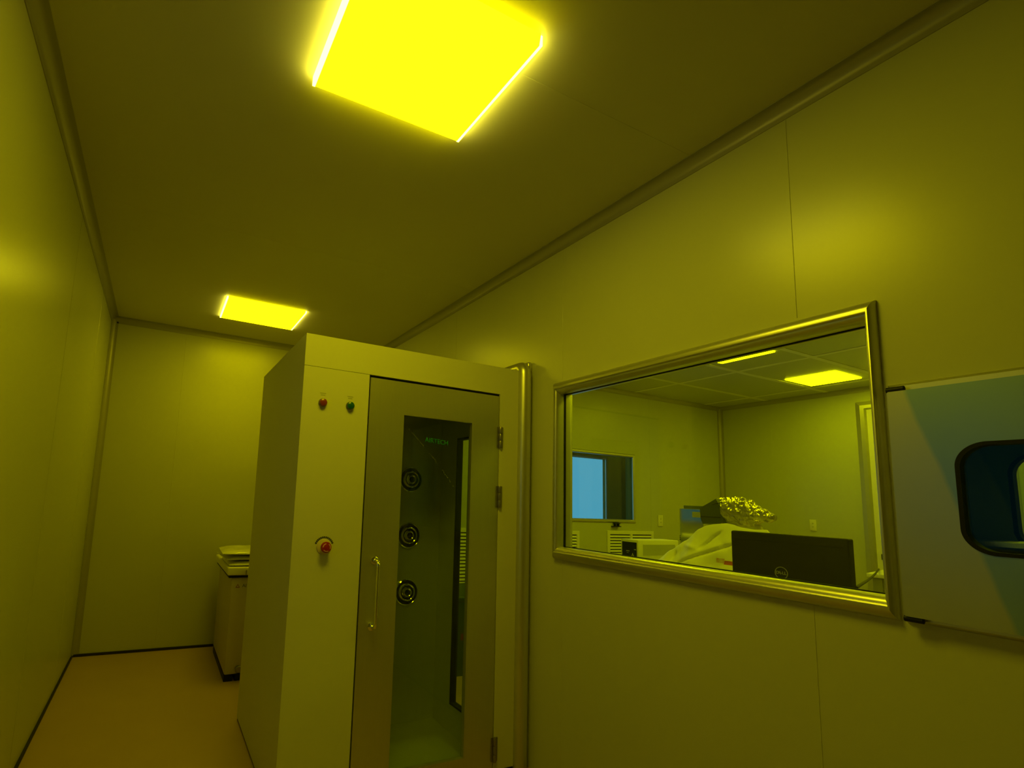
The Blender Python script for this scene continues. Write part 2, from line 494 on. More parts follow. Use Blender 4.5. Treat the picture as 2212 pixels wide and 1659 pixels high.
# ------------------------------------------------------------------ windows
def f_room(a, b, h): return Vector((XR - h, a, b))
def f_inner(a, b, h): return Vector((XW + h, a, b))
PROF = [(0.0, 0.0), (0.002, 0.010), (0.008, 0.020), (0.018, 0.028), (0.028, 0.0315), (0.037, 0.031), (0.041, 0.028), (0.042, 0.024),
        (0.046, 0.023), (0.052, 0.020), (0.058, 0.013), (0.0625, 0.004), (0.064, -0.012), (0.064, -0.028), (0.036, -0.028), (0.036, 0.0)]
w1 = bpy.data.objects.new('window_1', None); COL.objects.link(w1)
w1.location = (XR, 1.46, 1.116); tag(w1, 'wide glazed window in an aluminium frame looking into the inner room', 'window', kind='structure')
bm = bmesh.new(); mitred(bm, 0.7497, 2.156, 1.107, 2.050, PROF, f_room, 0.47, 0.48)
finish('window_frame', bm, M['alu'], w1, ang=25)
bm = bmesh.new(); mitred(bm, 0.7497, 2.156, 1.107, 2.050, PROF, f_inner, 0.47, 0.48)
finish('window_frame', bm, M['alu'], w1, ang=25)
bm = bmesh.new(); mitred(bm, 0.778, 2.1260, 1.170, 1.987, [(0, 0.031), (0.004, 0.031), (0.004, 0.041), (0, 0.041)], lambda a, b, h: Vector((XR + h, a, b)))
finish('gasket', bm, M['rubber'], w1, smooth=False)
finish('pane', box_bm(XR + 0.032, XR + 0.040, 0.772, 2.130, 1.162, 1.994), M['glass'], w1, smooth=False)

w2 = bpy.data.objects.new('window_2', None); COL.objects.link(w2)
w2.location = (4.6, Y2, 1.22); tag(w2, 'small window showing blue daylight in the rear wall', 'window', kind='structure')
bm = bmesh.new(); mitred(bm, W2[0] - 0.04, W2[1] + 0.04, W2[2] - 0.03, W2[3] + 0.03, [(0, 0), (0.003, 0.012), (0.012, 0.02), (0.030, 0.02), (0.040, 0.010), (0.041, -0.006), (0.036, -0.006), (0.036, 0)], lambda a, b, h: Vector((a, Y2 - h, b)))
finish('window_frame', bm, M['alu'], w2, ang=25)
bm = bmesh.new(); mitred(bm, W2[0], W2[1], W2[2], W2[3], [(0, 0.005), (0.004, 0.005), (0.004, 0.10), (0, 0.10)], lambda a, b, h: Vector((a, Y2 + h, b)))
finish('reveal', bm, M['exterior'], w2, smooth=False)
finish('pane', box_bm(W2[0], W2[1], Y2 + 0.010, Y2 + 0.016, W2[2], W2[3]), M['glass'], w2, smooth=False)

# passage behind the rear window, with the daylight pane in its far wall
EY = 5.3
bm = bmesh.new()
wall_with_holes(bm, 3.2, 7.2, 0.6, 2.6, [(3.6, 5.63, 1.02, 2.045)], lambda a, b, c, d: add_box(bm, a, b, EY, EY + 0.08, c, d))
add_box(bm, 3.2, 7.2, Y2 + 0.1, EY, 2.6, 2.66); add_box(bm, 3.2, 7.2, Y2 + 0.1, EY, 0.54, 0.6)
add_box(bm, 3.14, 3.2, Y2 + 0.1, EY + 0.08, 0.54, 2.66); add_box(bm, 7.2, 7.26, Y2 + 0.1, EY + 0.08, 0.54, 2.66)
struct('wall_exterior', bm, M['exterior'], 'dark green passage wall beyond the rear window', 'wall', smooth=False)
w4 = bpy.data.objects.new('window_4', None); COL.objects.link(w4)
w4.location = (4.6, EY, 1.02); tag(w4, 'blue daylit frosted pane beyond the rear window', 'window', kind='structure')
finish('pane', box_bm(3.6, 5.63, EY + 0.05, EY + 0.06, 1.02, 2.045), M['day'], w4, smooth=False)
bm = bmesh.new(); mitred(bm, 3.58, 5.65, 1.0, 2.065, [(0, 0), (0, 0.012), (0.022, 0.012), (0.022, 0)], lambda a, b, h: Vector((a, EY - h, b)))
finish('window_frame', bm, M['alu'], w4)

w3 = bpy.data.objects.new('added_blue_window', None); COL.objects.link(w3)  # glowing blue pane added out of view to give the metal bluish reflections
w3.location = (XL, 1.36, 1.2); tag(w3, 'added unseen blue glowing window in the left wall beside the viewer', 'window', kind='structure')
finish('pane', box_bm(XL - 0.07, XL - 0.06, DW[0], DW[1], DW[2], DW[3]), emit('added_blue_glow', (0.010, 0.085, 0.10)), w3, smooth=False)
bm = bmesh.new(); mitred(bm, DW[0] - 0.04, DW[1] + 0.04, DW[2] - 0.04, DW[3] + 0.04, [(0, 0), (0.004, 0.014), (0.03, 0.018), (0.04, 0.006), (0.043, -0.09), (0.04, -0.09), (0.036, 0)], lambda a, b, h: Vector((XL + h, a, b)))
finish('window_frame', bm, M['alu'], w3, ang=25)

# ------------------------------------------------------------------ door in the inner room
d1 = bpy.data.objects.new('door_1', None); COL.objects.link(d1)
d1.location = (X2, 2.5, 0); tag(d1, 'pale door with aluminium frame on the far wall of the inner room', 'door', kind='structure')
bm = bmesh.new()
pr = [(0.0, 0), (0.006, 0.03), (0.05, 0.045), (0.085, 0.04), (0.10, 0.02), (0.10, 0)]
dy0, dy1, dz = 1.85, 3.035, 2.70
rings = []
for u, h in pr:
    rings.append([Vector((X2 - h, dy1 - u, 0)), Vector((X2 - h, dy1 - u, dz - u)), Vector((X2 - h, dy0 + u, dz - u)), Vector((X2 - h, dy0 + u, 0))])
add_rings(bm, rings, close=False, loop=True)
finish('door_frame', bm, M['alu'], d1, ang=25)
finish('door_panel', box_bm(X2 - 0.018, X2, dy0 + 0.1, dy1 - 0.1, 0.01, dz - 0.1), M['white_plastic'], d1, smooth=False)
finish('lock', box_bm(X2 - 0.03, X2 - 0.016, 2.852, 2.895, 0.955, 1.015, bev=0.004), M['black'], d1)

# ------------------------------------------------------------------ ceiling lights
def ceiling_light(x0, x1, y0, y1, label, mat, group, strips=True, d=0.036, rim=None):
    """x0..y1: outline of the lower face; the light body hangs a little below the ceiling"""
    t = thing('ceiling_light', label, 'light', ((x0 + x1) / 2, (y0 + y1) / 2, H), group)
    if not strips: d = 0.008
    e = 0.010 if strips else 0.0
    bm = bmesh.new()
    o = 0.008 if strips else 0.002
    r0 = [(x0 + e, y0 - o), (x1 - e, y0 - o), (x1 - e, y1 + o), (x0 + e, y1 + o)]
    r1 = [(x0 + e, y0), (x1 - e, y0), (x1 - e, y1), (x0 + e, y1)]
    V = add_rings(bm, [[Vector((*p, H - 0.0005)) for p in r0], [Vector((*p, H - d)) for p in r1]])
    bm.faces.new(V[1])
    finish('diffuser', bm, mat, t, smooth=False)
    if strips:
        for a, b in ((x0, x0 + e), (x1 - e, x1)):
            finish('edge_strip', box_bm(a, b, y0 - 0.004, y1 + 0.004, H - d, H - 0.0005), M['leak'], t, smooth=False)
    return t
KD, KD2 = 0.9755, 0.989
ceiling_light(0.371 * KD, 0.992 * KD, 1.185 * KD, 1.696 * KD, 'large square yellow ceiling light overhead, cut by the top of the photo', M['lamp'], 'corridor ceiling lights')
ceiling_light(0.350 * KD2, 0.975 * KD2, 4.050 * KD2, 4.559 * KD2, 'square yellow ceiling light near the corridor end wall, above the air shower', M['lamp_far'], 'corridor ceiling lights', d=0.016)
G2 = 'ceiling lights of the inner room'
ceiling_light(6.10, 6.605, 2.745, 3.21, 'yellow ceiling light seen whole through the window, next to the door', M['lamp_in'], G2, False)
ceiling_light(4.45, 4.958, 2.68, 3.17, 'yellow ceiling light seen through the window, half hidden by the frame top', M['lamp_in'], G2, False)
for (x, y) in ((2.83, 2.68), (2.83, 0.62), (4.45, 0.62), (6.10, 0.62)):  # extra panels added out of sight to light the inner room and the sheet
    ceiling_light(x, x + 0.5, y, y + 0.48, 'added unseen yellow ceiling light of the inner room, out of the window view', M['lamp_in'], G2, False)

# ------------------------------------------------------------------ air shower cabinet
sh = thing('air_shower', 'tall pale metal air shower cabinet with a glazed steel door', 'air shower', (1.2, 2.9, 0))
DX0, DX1, DZ1 = 0.9125, 1.704, 1.992
CY, CX = 2.964, 1.675
bm = bmesh.new()
add_box(bm, SX, DX0 - 0.002, SY, SY + 0.012, 0.014, SZ - 0.158)         # left plenum, below the header joint
add_box(bm, SX, DX0 - 0.002, SY + 0.012, SY2, 0.014, SZ - 0.156)
add_box(bm, SX, XR - 0.008, SY, SY2, SZ - 0.156, SZ)                   # header
add_box(bm, DX0 - 0.002, CX + 0.05, CY, SY2, 0.014, SZ - 0.156)        # rear plenum
add_box(bm, DX1 + 0.003, XR - 0.008, SY, SY + 0.045, 0.014, SZ - 0.156)  # right front post
finish('body', bm, M['paint'], sh, smooth=False)
bm = bmesh.new()
add_box(bm, SX + 0.004, XR - 0.03, SY + 0.004, SY2 - 0.004, 0.0, 0.0135)
finish('plinth', bm, M['dark_gap'], sh, smooth=False)
finish('header_joint', box_bm(SX + 0.001, DX0 - 0.003, SY + 0.002, SY + 0.013, SZ - 0.1585, SZ - 0.1555), M['dark_gap'], sh, smooth=False)
# chamber lining
bm = bmesh.new()
add_box(bm, DX0 - 0.002, DX0 + 0.035, SY + 0.05, CY, 0.05, 1.98)
add_box(bm, DX0 - 0.002, CX + 0.05, CY - 0.006, CY, 0.05, 1.98)
add_box(bm, DX0 - 0.002, CX + 0.05, SY + 0.05, CY, 1.955, 1.985)
add_box(bm, DX0 - 0.002, CX + 0.05, SY + 0.01, CY, 0.0136, 0.05)
finish('lining', bm, M['steel_in'], sh, smooth=False)
# inner side door toward the room beyond
bm = bmesh.new()
gy0, gy1, gz0, gz1 = 2.46, 2.765, 0.20, 1.775
wall_with_holes(bm, SY + 0.046, CY - 0.007, 0.051, 1.95, [(gy0, gy1, gz0, gz1)], lambda a, b, c, d: add_box(bm, CX, CX + 0.035, a, b, c, d))
sd = finish('side_door', bm, M['steel_in'], sh, smooth=False)
finish('pane', box_bm(CX + 0.012, CX + 0.018, gy0, gy1, gz0, gz1), M['glass_door'], sd, smooth=False)
bm = bmesh.new(); mitred(bm, gy0, gy1, gz0, gz1, [(0, 0.002), (0.012, 0.002), (0.012, -0.036), (0, -0.036)], lambda a, b, h: Vector((CX - h, a, b)))
finish('gasket', bm, M['rubber'], sd, smooth=False)
# front door leaf
ax0, ax1, az0, az1 = 1.105, 1.530, 0.095, 1.818
bm = bmesh.new()
wall_with_holes(bm, DX0 + 0.005, DX1 - 0.003, 0.022, DZ1 - 0.009, [(ax0, ax1, az0, az1)], lambda a, b, c, d: add_box(bm, a, b, SY, SY + 0.04, c, d))
dr = finish('door', bm, M['steel'], sh, smooth=False)
dr['label'] = 'brushed steel door leaf'
bm = bmesh.new()
add_box(bm, DX0 - 0.0015, DX1 + 0.0025, SY + 0.012, SY + 0.044, DZ1 - 0.009, DZ1 + 0.0035)
add_box(bm, DX0 - 0.0015, DX0 + 0.005, SY + 0.012, SY + 0.044, 0.02, DZ1 - 0.009)
add_box(bm, DX1 - 0.003, DX1 + 0.0025, SY + 0.012, SY + 0.044, 0.02, DZ1 - 0.009)
finish('door_gap_seal', bm, M['rubber'], sh, smooth=False)
finish('pane', box_bm(ax0 - 0.004, ax1 + 0.004, SY + 0.022, SY + 0.028, az0 - 0.004, az1 + 0.004), M['glass_door'], dr, smooth=False)
bm = bmesh.new(); mitred(bm, ax0, ax1, az0, az1, [(0, -0.001), (0.006, -0.001), (0.006, -0.021), (0, -0.021)], lambda a, b, h: Vector((a, SY - h, b)))
finish('glazing_bead', bm, M['steel'], dr, smooth=False)
add_text('AIRTECH', 0.035, dr, M['letter_green'], 'lettering', basis((1.318, SY + 0.0205, 1.694), (1, 0, -0.06), (0, 0, 1)))
bm = bmesh.new()  # broken diagonal row of small pale dashes on the door glass
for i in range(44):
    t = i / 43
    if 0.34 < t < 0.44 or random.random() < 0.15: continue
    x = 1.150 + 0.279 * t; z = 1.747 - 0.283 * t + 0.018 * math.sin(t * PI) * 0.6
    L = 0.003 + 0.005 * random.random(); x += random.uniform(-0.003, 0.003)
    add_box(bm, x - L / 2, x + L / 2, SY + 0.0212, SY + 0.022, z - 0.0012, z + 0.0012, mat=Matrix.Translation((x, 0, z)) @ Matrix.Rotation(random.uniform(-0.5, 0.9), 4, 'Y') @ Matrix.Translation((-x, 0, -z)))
finish('dot_marks', bm, M['speck'], dr, smooth=False)['kind'] = 'stuff'
# handle
bm = bmesh.new()
hx, hz0, hz1, hy = 0.985, 0.775, 1.083, SY - 0.052
pts = [(hx, SY, hz1)] + [(hx, SY - 0.030 - 0.022 * math.sin(a), hz1 - 0.022 + 0.022 * math.cos(a)) for a in [i * PI / 12 for i in range(7)]]
pts += [(hx, SY - 0.030 - 0.022 * math.cos(a), hz0 + 0.022 - 0.022 * math.sin(a)) for a in [i * PI / 12 for i in range(7)]] + [(hx, SY, hz0)]
add_tube(bm, pts, 0.0095, 16)
add_lathe(bm, [(0.019, 0), (0.019, 0.004), (0.012, 0.008)], (hx, SY, hz1), (0, -1, 0), 20)
add_lathe(bm, [(0.019, 0), (0.019, 0.004), (0.012, 0.008)], (hx, SY, hz0), (0, -1, 0), 20)
finish('handle', bm, M['chrome'], dr)
for hzc in (1.749, 1.419, 0.115):
    bm = bmesh.new()
    for k in range(3):
        add_lathe(bm, [(0.0085, 0.001), (0.0095, 0.004), (0.0095, 0.036), (0.0085, 0.039)], (1.7085, SY - 0.008, hzc - 0.06 + k * 0.04), (0, 0, 1), 16)
    add_box(bm, 1.688, 1.729, SY - 0.003, SY, hzc - 0.058, hzc + 0.058)
    finish('hinge', bm, M['hinge'], sh)
# nozzles on the chamber's rear wall
for nz in (1.508, 1.159, 0.814):
    bm = bmesh.new()
    o = (1.452, CY - 0.006, nz)
    add_lathe(bm, [(0.078, 0), (0.080, 0.004), (0.079, 0.012), (0.074, 0.016), (0.070, 0.013), (0.066, 0.008), (0.060, 0.010), (0.052, 0.024), (0.047, 0.026), (0.043, 0.023),
                   (0.040, 0.012), (0.034, 0.016), (0.027, 0.030), (0.023, 0.031), (0.019, 0.028), (0.016, 0.010), (0.0, 0.008)], o, (0, -1, 0), 40)
    nzl = finish('nozzle', bm, M['chrome'], sh)
    bm = bmesh.new(); add_lathe(bm, [(0.0155, 0.011), (0.012, 0.0125), (0.0, 0.0125)], o, (0, -1, 0), 20)
    finish('nozzle_bore', bm, M['black'], nzl)
    bm = bmesh.new(); add_lathe(bm, [(0.0735, 0.0135), (0.0715, 0.0155), (0.060, 0.0118), (0.0615, 0.0090)], o, (0, -1, 0), 40, cap=False)
    finish('dark_ring', bm, M['black'], nzl)
    bm = bmesh.new(); add_lathe(bm, [(0.0405, 0.0135), (0.0400, 0.0150), (0.0335, 0.0175), (0.0335, 0.0160)], o, (0, -1, 0), 40, cap=False)
    finish('dark_ring', bm, M['black'], nzl)
# lamps, with two short printed lines above each
for lx, mm, nm in ((0.677, M['red_lens'], 'red_lamp'), (0.815, M['green_lens'], 'green_lamp')):
    bm = bmesh.new(); o = (lx, SY, 1.824)
    add_lathe(bm, [(0.021, 0), (0.021, 0.004), (0.0195, 0.006)], o, (0, -1, 0), 24)
    lp = finish(nm, bm, M['hinge'], sh)
    lp['label'] = 'red indicator lamp' if 'red' in nm else 'green indicator lamp'
    bm = bmesh.new()
    add_lathe(bm, [(0.0185, 0.006), (0.0185, 0.016), (0.0165, 0.020), (0.011, 0.0225), (0.0, 0.0235)], o, (0, -1, 0), 24)
    finish('lens', bm, mm, lp)
    bm = bmesh.new()
    for zz, ww in ((1.870, 0.030), (1.861, 0.022)):
        k = int(ww / 0.0034)
        for i in range(k):
            x = lx - ww / 2 + i * ww / k
            add_box(bm, x, x + 0.0024, SY - 0.0008, SY + 0.0005, zz - 0.0022, zz + 0.0022)
    finish('caption', bm, M['print_pale'], lp, smooth=False)
# emergency stop
ex, ez = 0.728, 1.149
es_bm = bmesh.new()
add_lathe(es_bm, [(0.036, 0), (0.036, 0.003), (0.033, 0.005)], (ex, SY, ez), (0, -1, 0), 32)
add_lathe(es_bm, [(0.018, 0.005), (0.018, 0.022)], (ex, SY, ez), (0, -1, 0), 24)
es = finish('emergency_stop', es_bm, pbr('stop_plate', (0.62, 0.52, 0.28), 0.5), sh)
es['label'] = 'round plate with red emergency stop button'
bm = bmesh.new()
add_lathe(bm, [(0.019, 0.022), (0.0245, 0.026), (0.0255, 0.034), (0.0235, 0.040), (0.014, 0.043), (0.0, 0.044)], (ex, SY, ez), (0, -1, 0), 32)
bt = finish('button', bm, M['red'], es)
bm = bmesh.new()
for k in range(3):
    a0 = math.radians(100 + 120 * k); pts_o, pts_i = [], []
    for i in range(9):
        a = a0 + math.radians(78) * i / 8
        pts_o.append(Vector((ex + 0.0195 * math.cos(a), SY - 0.0428, ez + 0.0195 * math.sin(a))))
        pts_i.append(Vector((ex + 0.0155 * math.cos(a), SY - 0.0436, ez + 0.0155 * math.sin(a))))
    add_rings(bm, [pts_o, pts_i], close=False)
finish('arrow', bm, M['arrow'], bt, smooth=False)
bm = bmesh.new()
for i in range(13):
    a = math.radians(158 - i * 11.2)
    mm = Matrix.Translation((ex + 0.043 * math.cos(a), SY - 0.0004, ez + 0.043 * math.sin(a))) @ Matrix.Rotation(-(a - PI / 2), 4, 'Y')
    add_box(bm, -0.0033, 0.0033, -0.0006, 0.0006, -0.0042, 0.0042, mat=mm)
finish('caption', bm, M['print'], es, smooth=False)
# half-round trim where the cabinet meets the partition: upright and running back along the top
tr = bpy.data.objects.new('trim_8', None); COL.objects.link(tr)
tr.location = (1.87, SY, 0); tag(tr, 'rounded aluminium post and top rail where the air shower joins the wall', 'trim', kind='structure')
bm = bmesh.new()
pts = [(1.872, SY - 0.002, 0.002), (1.872, SY - 0.002, 1.2), (1.872, SY - 0.002, 2.13)]
for i in range(1, 9):
    a = i / 8 * PI / 2
    pts.append((1.872, SY + 0.028 - 0.030 * math.cos(a), 2.13 + 0.042 * math.sin(a)))
pts += [(1.872, SY + 0.3, 2.172), (1.872, SY2, 2.172)]
add_tube(bm, pts, 0.040, 24)
finish('post', bm, M['alu'], tr, ang=50)
bm = bmesh.new()
add_box(bm, 1.895, XR, SY - 0.01, SY2, SZ + 0.002, SZ + 0.062, bev=0.012, seg=3)
finish('wall_flange', bm, M['alu'], tr)

# ------------------------------------------------------------------ chest with lid beyond the air shower, packets on it
ch = thing('storage_chest', 'pale chest with overhanging lid half hidden behind the air shower', 'chest', (0.9, 4.5, 0))
bm = bmesh.new()
add_box(bm, 0.572, 1.22, 4.13, 4.92, 0.045, 0.748, bev=0.012)
finish('body', bm, M['chest'], ch)
bm = bmesh.new(); add_box(bm, 0.534, 1.26, 4.095, 4.95, 0.762, 0.822, bev=0.012, seg=3)
ld = finish('lid', bm, M['white_plastic'], ch)
finish('seal', box_bm(0.548, 1.246, 4.108, 4.935, 0.744, 0.765), M['rubber'], ch, smooth=False)
finish('latch', box_bm(0.664, 0.672, 4.088, 4.10, 0.765, 0.80), M['hinge'], ld, smooth=False)
bm = bmesh.new()
add_box(bm, 0.572, 0.635, 4.128, 4.90, 0.0, 0.042); add_box(bm, 0.652, 1.20, 4.128, 4.90, 0.0, 0.05)
finish('base', bm, M['black'], ch, smooth=False)
bm = bmesh.new(); add_lathe(bm, [(0.026, 0), (0.026, 0.02), (0.020, 0.026)], (0.672, 4.132, 0.082), (0, -1, 0), 20)
finish('knob', bm, M['hinge'], ch)
bm = bmesh.new()
P3 = [(0.603, 0.668), (0.636, 0.668), (0.6195, 0.695)]; P3i = [(0.611, 0.673), (0.628, 0.673), (0.6195, 0.687)]
add_rings(bm, [[Vector((x, 4.1285, z)) for x, z in P3], [Vector((x, 4.1285, z)) for x, z in P3i]])
finish('warning_mark', bm, M['print_red'], ch, smooth=False)
add_text('AI', 0.036, ch, M['print'], 'lettering', basis((0.668, 4.1292, 0.681), (1, 0, 0), (0, 0, 1)))

def packet(x0, x1, y0, y1, z, th, rz, label, seed):
    rnd = random.Random(seed); nx, ny = 18, 18
    cx, cy = (x0 + x1) / 2, (y0 + y1) / 2
    cr, sr = math.cos(rz), math.sin(rz)
    bm = bmesh.new(); top, bot = [], []
    ph = rnd.random() * 6
    for j in range(ny + 1):
        rt, rb = [], []
        for i in range(nx + 1):
            u, v = i / nx * 2 - 1, j / ny * 2 - 1
            e = (1 - abs(u) ** 6) * (1 - abs(v) ** 6)
            lx, ly = u * (x1 - x0) / 2, v * (y1 - y0) / 2
            wob = 0.16 * math.sin(7 * u + ph) * math.sin(5 * v + 2 * ph) + 0.10 * math.sin(17 * v + 9 * u + ph)
            X, Y = cx + lx * cr - ly * sr, cy + lx * sr + ly * cr
            rt.append(bm.verts.new((X, Y, z + th * (0.30 + 0.62 * e * (1 + wob) * 0.85 + 0.02 * rnd.random()))))
            rb.append(bm.verts.new((X, Y, z + th * 0.24 * (1 - e))))
        top.append(rt); bot.append(rb)
    for j in range(ny):
        for i in range(nx):
            bm.faces.new((top[j][i], top[j][i + 1], top[j + 1][i + 1], top[j + 1][i]))
            bm.faces.new((bot[j][i], bot[j + 1][i], bot[j + 1][i + 1], bot[j][i + 1]))
    rim = [(0, i) for i in range(nx + 1)] + [(j, nx) for j in range(1, ny + 1)] + [(ny, i) for i in range(nx - 1, -1, -1)] + [(j, 0) for j in range(ny - 1, 0, -1)]
    for k in range(len(rim)):
        a, b = rim[k], rim[(k + 1) % len(rim)]
        bm.faces.new((top[a[0]][a[1]], bot[a[0]][a[1]], bot[b[0]][b[1]], top[b[0]][b[1]]))
    o = finish('plastic_packet', bm, M['bag'], loc=(cx, cy, z), ang=60)
    return tag(o, label, 'packet', 'plastic packets stacked on the chest')
packet(0.545, 1.05, 4.12, 4.60, 0.822, 0.040, 0.00, 'shiny plastic packet lying at the bottom of the stack on the chest', 1)
packet(0.515, 1.02, 4.16, 4.66, 0.862, 0.038, 0.05, 'shiny plastic packet in the middle of the stack on the chest', 2)
packet(0.505, 1.00, 4.14, 4.62, 0.899, 0.050, -0.04, 'shiny plastic packet lying on top of the stack on the chest', 3)

# ------------------------------------------------------------------ pass box hatch in the partition
pb = thing('pass_box', 'steel pass-through hatch with a rounded black-edged window, right of the window', 'pass box', (XR, 0.4525, 1.12))
PX = XR - 0.042
bm = bmesh.new(); mitred(bm, 0.160, 0.738, 1.108, 1.782, [(0, 0), (0.003, 0.010), (0.010, 0.016), (0.05, 0.016), (0.05, 0)], f_room)
finish('wall_trim', bm, M['alu'], pb)
bm = bmesh.new()
add_box(bm, XR - 0.012, 2.225, 0.212, 0.222, 1.16, 1.725); add_box(bm, XR - 0.012, 2.225, 0.683, 0.693, 1.16, 1.725)
add_box(bm, XR - 0.012, 2.225, 0.222, 0.683, 1.16, 1.17); add_box(bm, XR - 0.012, 2.225, 0.222, 0.683, 1.715, 1.725)
finish('chamber', bm, pbr('chamber_film_steel', (0.30, 0.44, 0.40), 0.4, metal=0.5), pb, smooth=False)
def hatch(name, x0, x1, sgn):
    bm = bmesh.new()
    n = 16
    outer = rr_ring(0.178, 0.727, 1.128, 1.7535, 0.004, n)
    inner = rr_ring(0.308, 0.597, 1.3115, 1.5935, 0.062, n)
    plate_with_hole(bm, outer, inner, lambda a, b, h: Vector((h, a, b)), x0, x1)
    d = finish(name, bm, M['film'], pb)
    bm = bmesh.new()
    g0 = rr_ring(0.306, 0.599, 1.3095, 1.5955, 0.063, n); g1 = rr_ring(0.3155, 0.5895, 1.319, 1.586, 0.056, n)
    xs, xe = (x0 - 0.003, x1 + 0.003)
    add_rings(bm, [[Vector((xs, p[0], p[1])) for p in g0], [Vector((xe, p[0], p[1])) for p in g0], [Vector((xe, p[0], p[1])) for p in g1], [Vector((xs, p[0], p[1])) for p in g1]], loop=True)
    finish('gasket', bm, M['rubber'], d)
    bm = bmesh.new()
    ring = rr_ring(0.312, 0.593, 1.3155, 1.5895, 0.058, n)
    V = add_rings(bm, [[Vector(((x0 + x1) / 2 - 0.003, p[0], p[1])) for p in ring], [Vector(((x0 + x1) / 2 + 0.003, p[0], p[1])) for p in ring]])
    bm.faces.new(V[0]); bm.faces.new(V[1])
    finish('pane', bm, M['glass_pass'], d, smooth=False)
    return d
fd = hatch('door', PX, PX + 0.026, -1)
hatch('rear_door', 2.227, 2.251, 1)
finish('shelf', box_bm(1.952, 2.220, 0.224, 0.681, 1.331, 1.343), M['steel'], pb, smooth=False)
for zc in (1.760, 1.1215):
    bm = bmesh.new()
    add_lathe(bm, [(0.004, 0), (0.0085, 0.001), (0.0085, 0.040), (0.004, 0.041)], (PX + 0.010, 0.690, zc), (0, 1, 0), 14)
    finish('hinge', bm, M['black'], fd)

# ------------------------------------------------------------------ grilles, outlets and latch on the inner room's walls
def grille(x0, x1, z0, z1, label):
    t = thing('air_grille', label, 'vent', ((x0 + x1) / 2, Y2, z0), 'return air grilles on the rear wall')
    bm = bmesh.new(); mitred(bm, x0, x1, z0, z1, [(0, 0), (0.003, 0.012), (0.04, 0.016), (0.045, 0.01), (0.045, 0)], lambda a, b, h: Vector((a, Y2 - h, b)))
    xm = (x0 + x1) / 2
    add_box(bm, xm - 0.018, xm + 0.018, Y2 - 0.015, Y2, z0 + 0.04, z1 - 0.04)
    finish('frame', bm, M['device'], t, ang=25)
    finish('backing', box_bm(x0 + 0.04, x1 - 0.04, Y2 - 0.003, Y2, z0 + 0.04, z1 - 0.04), M['black'], t, smooth=False)
    n = int((z1 - z0 - 0.09) / 0.034)
    for i in range(n):
        z = z0 + 0.056 + i * (z1 - z0 - 0.09) / n
        bm = bmesh.new()
        for a, b in ((x0 + 0.043, xm - 0.017), (xm + 0.017, x1 - 0.043)):
            poly = [(0.003, 0.010), (0.015, -0.010), (0.017, -0.009), (0.005, 0.012)]
            add_prism(bm, poly, lambda p: Vector((a, Y2 - p[0], z + p[1])), lambda p: Vector((b, Y2 - p[0], z + p[1])))
        finish('slat', bm, M['device'], t, smooth=False)
grille(4.93, 5.73, 0.36, 1.11, 'slatted wall grille behind the white instrument with a black front')
grille(3.73, 4.49, 0.36, 1.10, 'slatted wall grille below the blue window, cut by the window frame')
grille(2.45, 3.25, 0.36, 1.11, 'slatted wall grille seen through the glass of the air shower')

def outlet(cx, f, label, z0, z1, w):
    t = thing('wall_outlet', label, 'outlet', f(0, 0, z0), 'outlets on the inner room walls')
    bm = bmesh.new()
    a = f(-w / 2, 0, z0); b = f(w / 2, 0.012, z1)
    add_box(bm, min(a.x, b.x), max(a.x, b.x), min(a.y, b.y), max(a.y, b.y), z0, z1, bev=0.003)
    pl = finish('plate', bm, M['white_plastic'], t)
    for k in (0.35, 0.66):
        bm = bmesh.new(); z = z0 + (z1 - z0) * k
        a = f(-0.008, 0.0118, z); b = f(0.008, 0.0135, z)
        add_box(bm, min(a.x, b.x), max(a.x, b.x), min(a.y, b.y), max(a.y, b.y), z - 0.008, z + 0.008)
        finish('socket', bm, M['device_grey'], t, smooth=False)
outlet(0, lambda s, h, z: Vector((5.862 + s, Y2 - h, z)), 'pale upright wall outlet on the rear wall beside the blue window', 1.175, 1.315, 0.085)
outlet(0, lambda s, h, z: Vector((X2 - h, 3.533 + s, z)), 'white upright wall outlet on the right wall above the monitor', 1.215, 1.345, 0.068)

t = thing('window_latch', 'small dark latch bracket under the blue window', 'latch', (5.08, Y2, 1.17))
bm = bmesh.new(); add_box(bm, 5.03, 5.13, Y2 - 0.03, Y2, 1.193, 1.203, bev=0.003); add_box(bm, 5.045, 5.06, Y2 - 0.028, Y2, 1.165, 1.195); add_box(bm, 5.10, 5.115, Y2 - 0.028, Y2, 1.165, 1.195)
finish('bracket', bm, M['black'], t)
bm = bmesh.new(); add_box(bm, 5.0, 5.125, Y2 - 0.045, Y2 - 0.001, 1.155, 1.166, bev=0.003)
finish('lever', bm, M['black'], t)

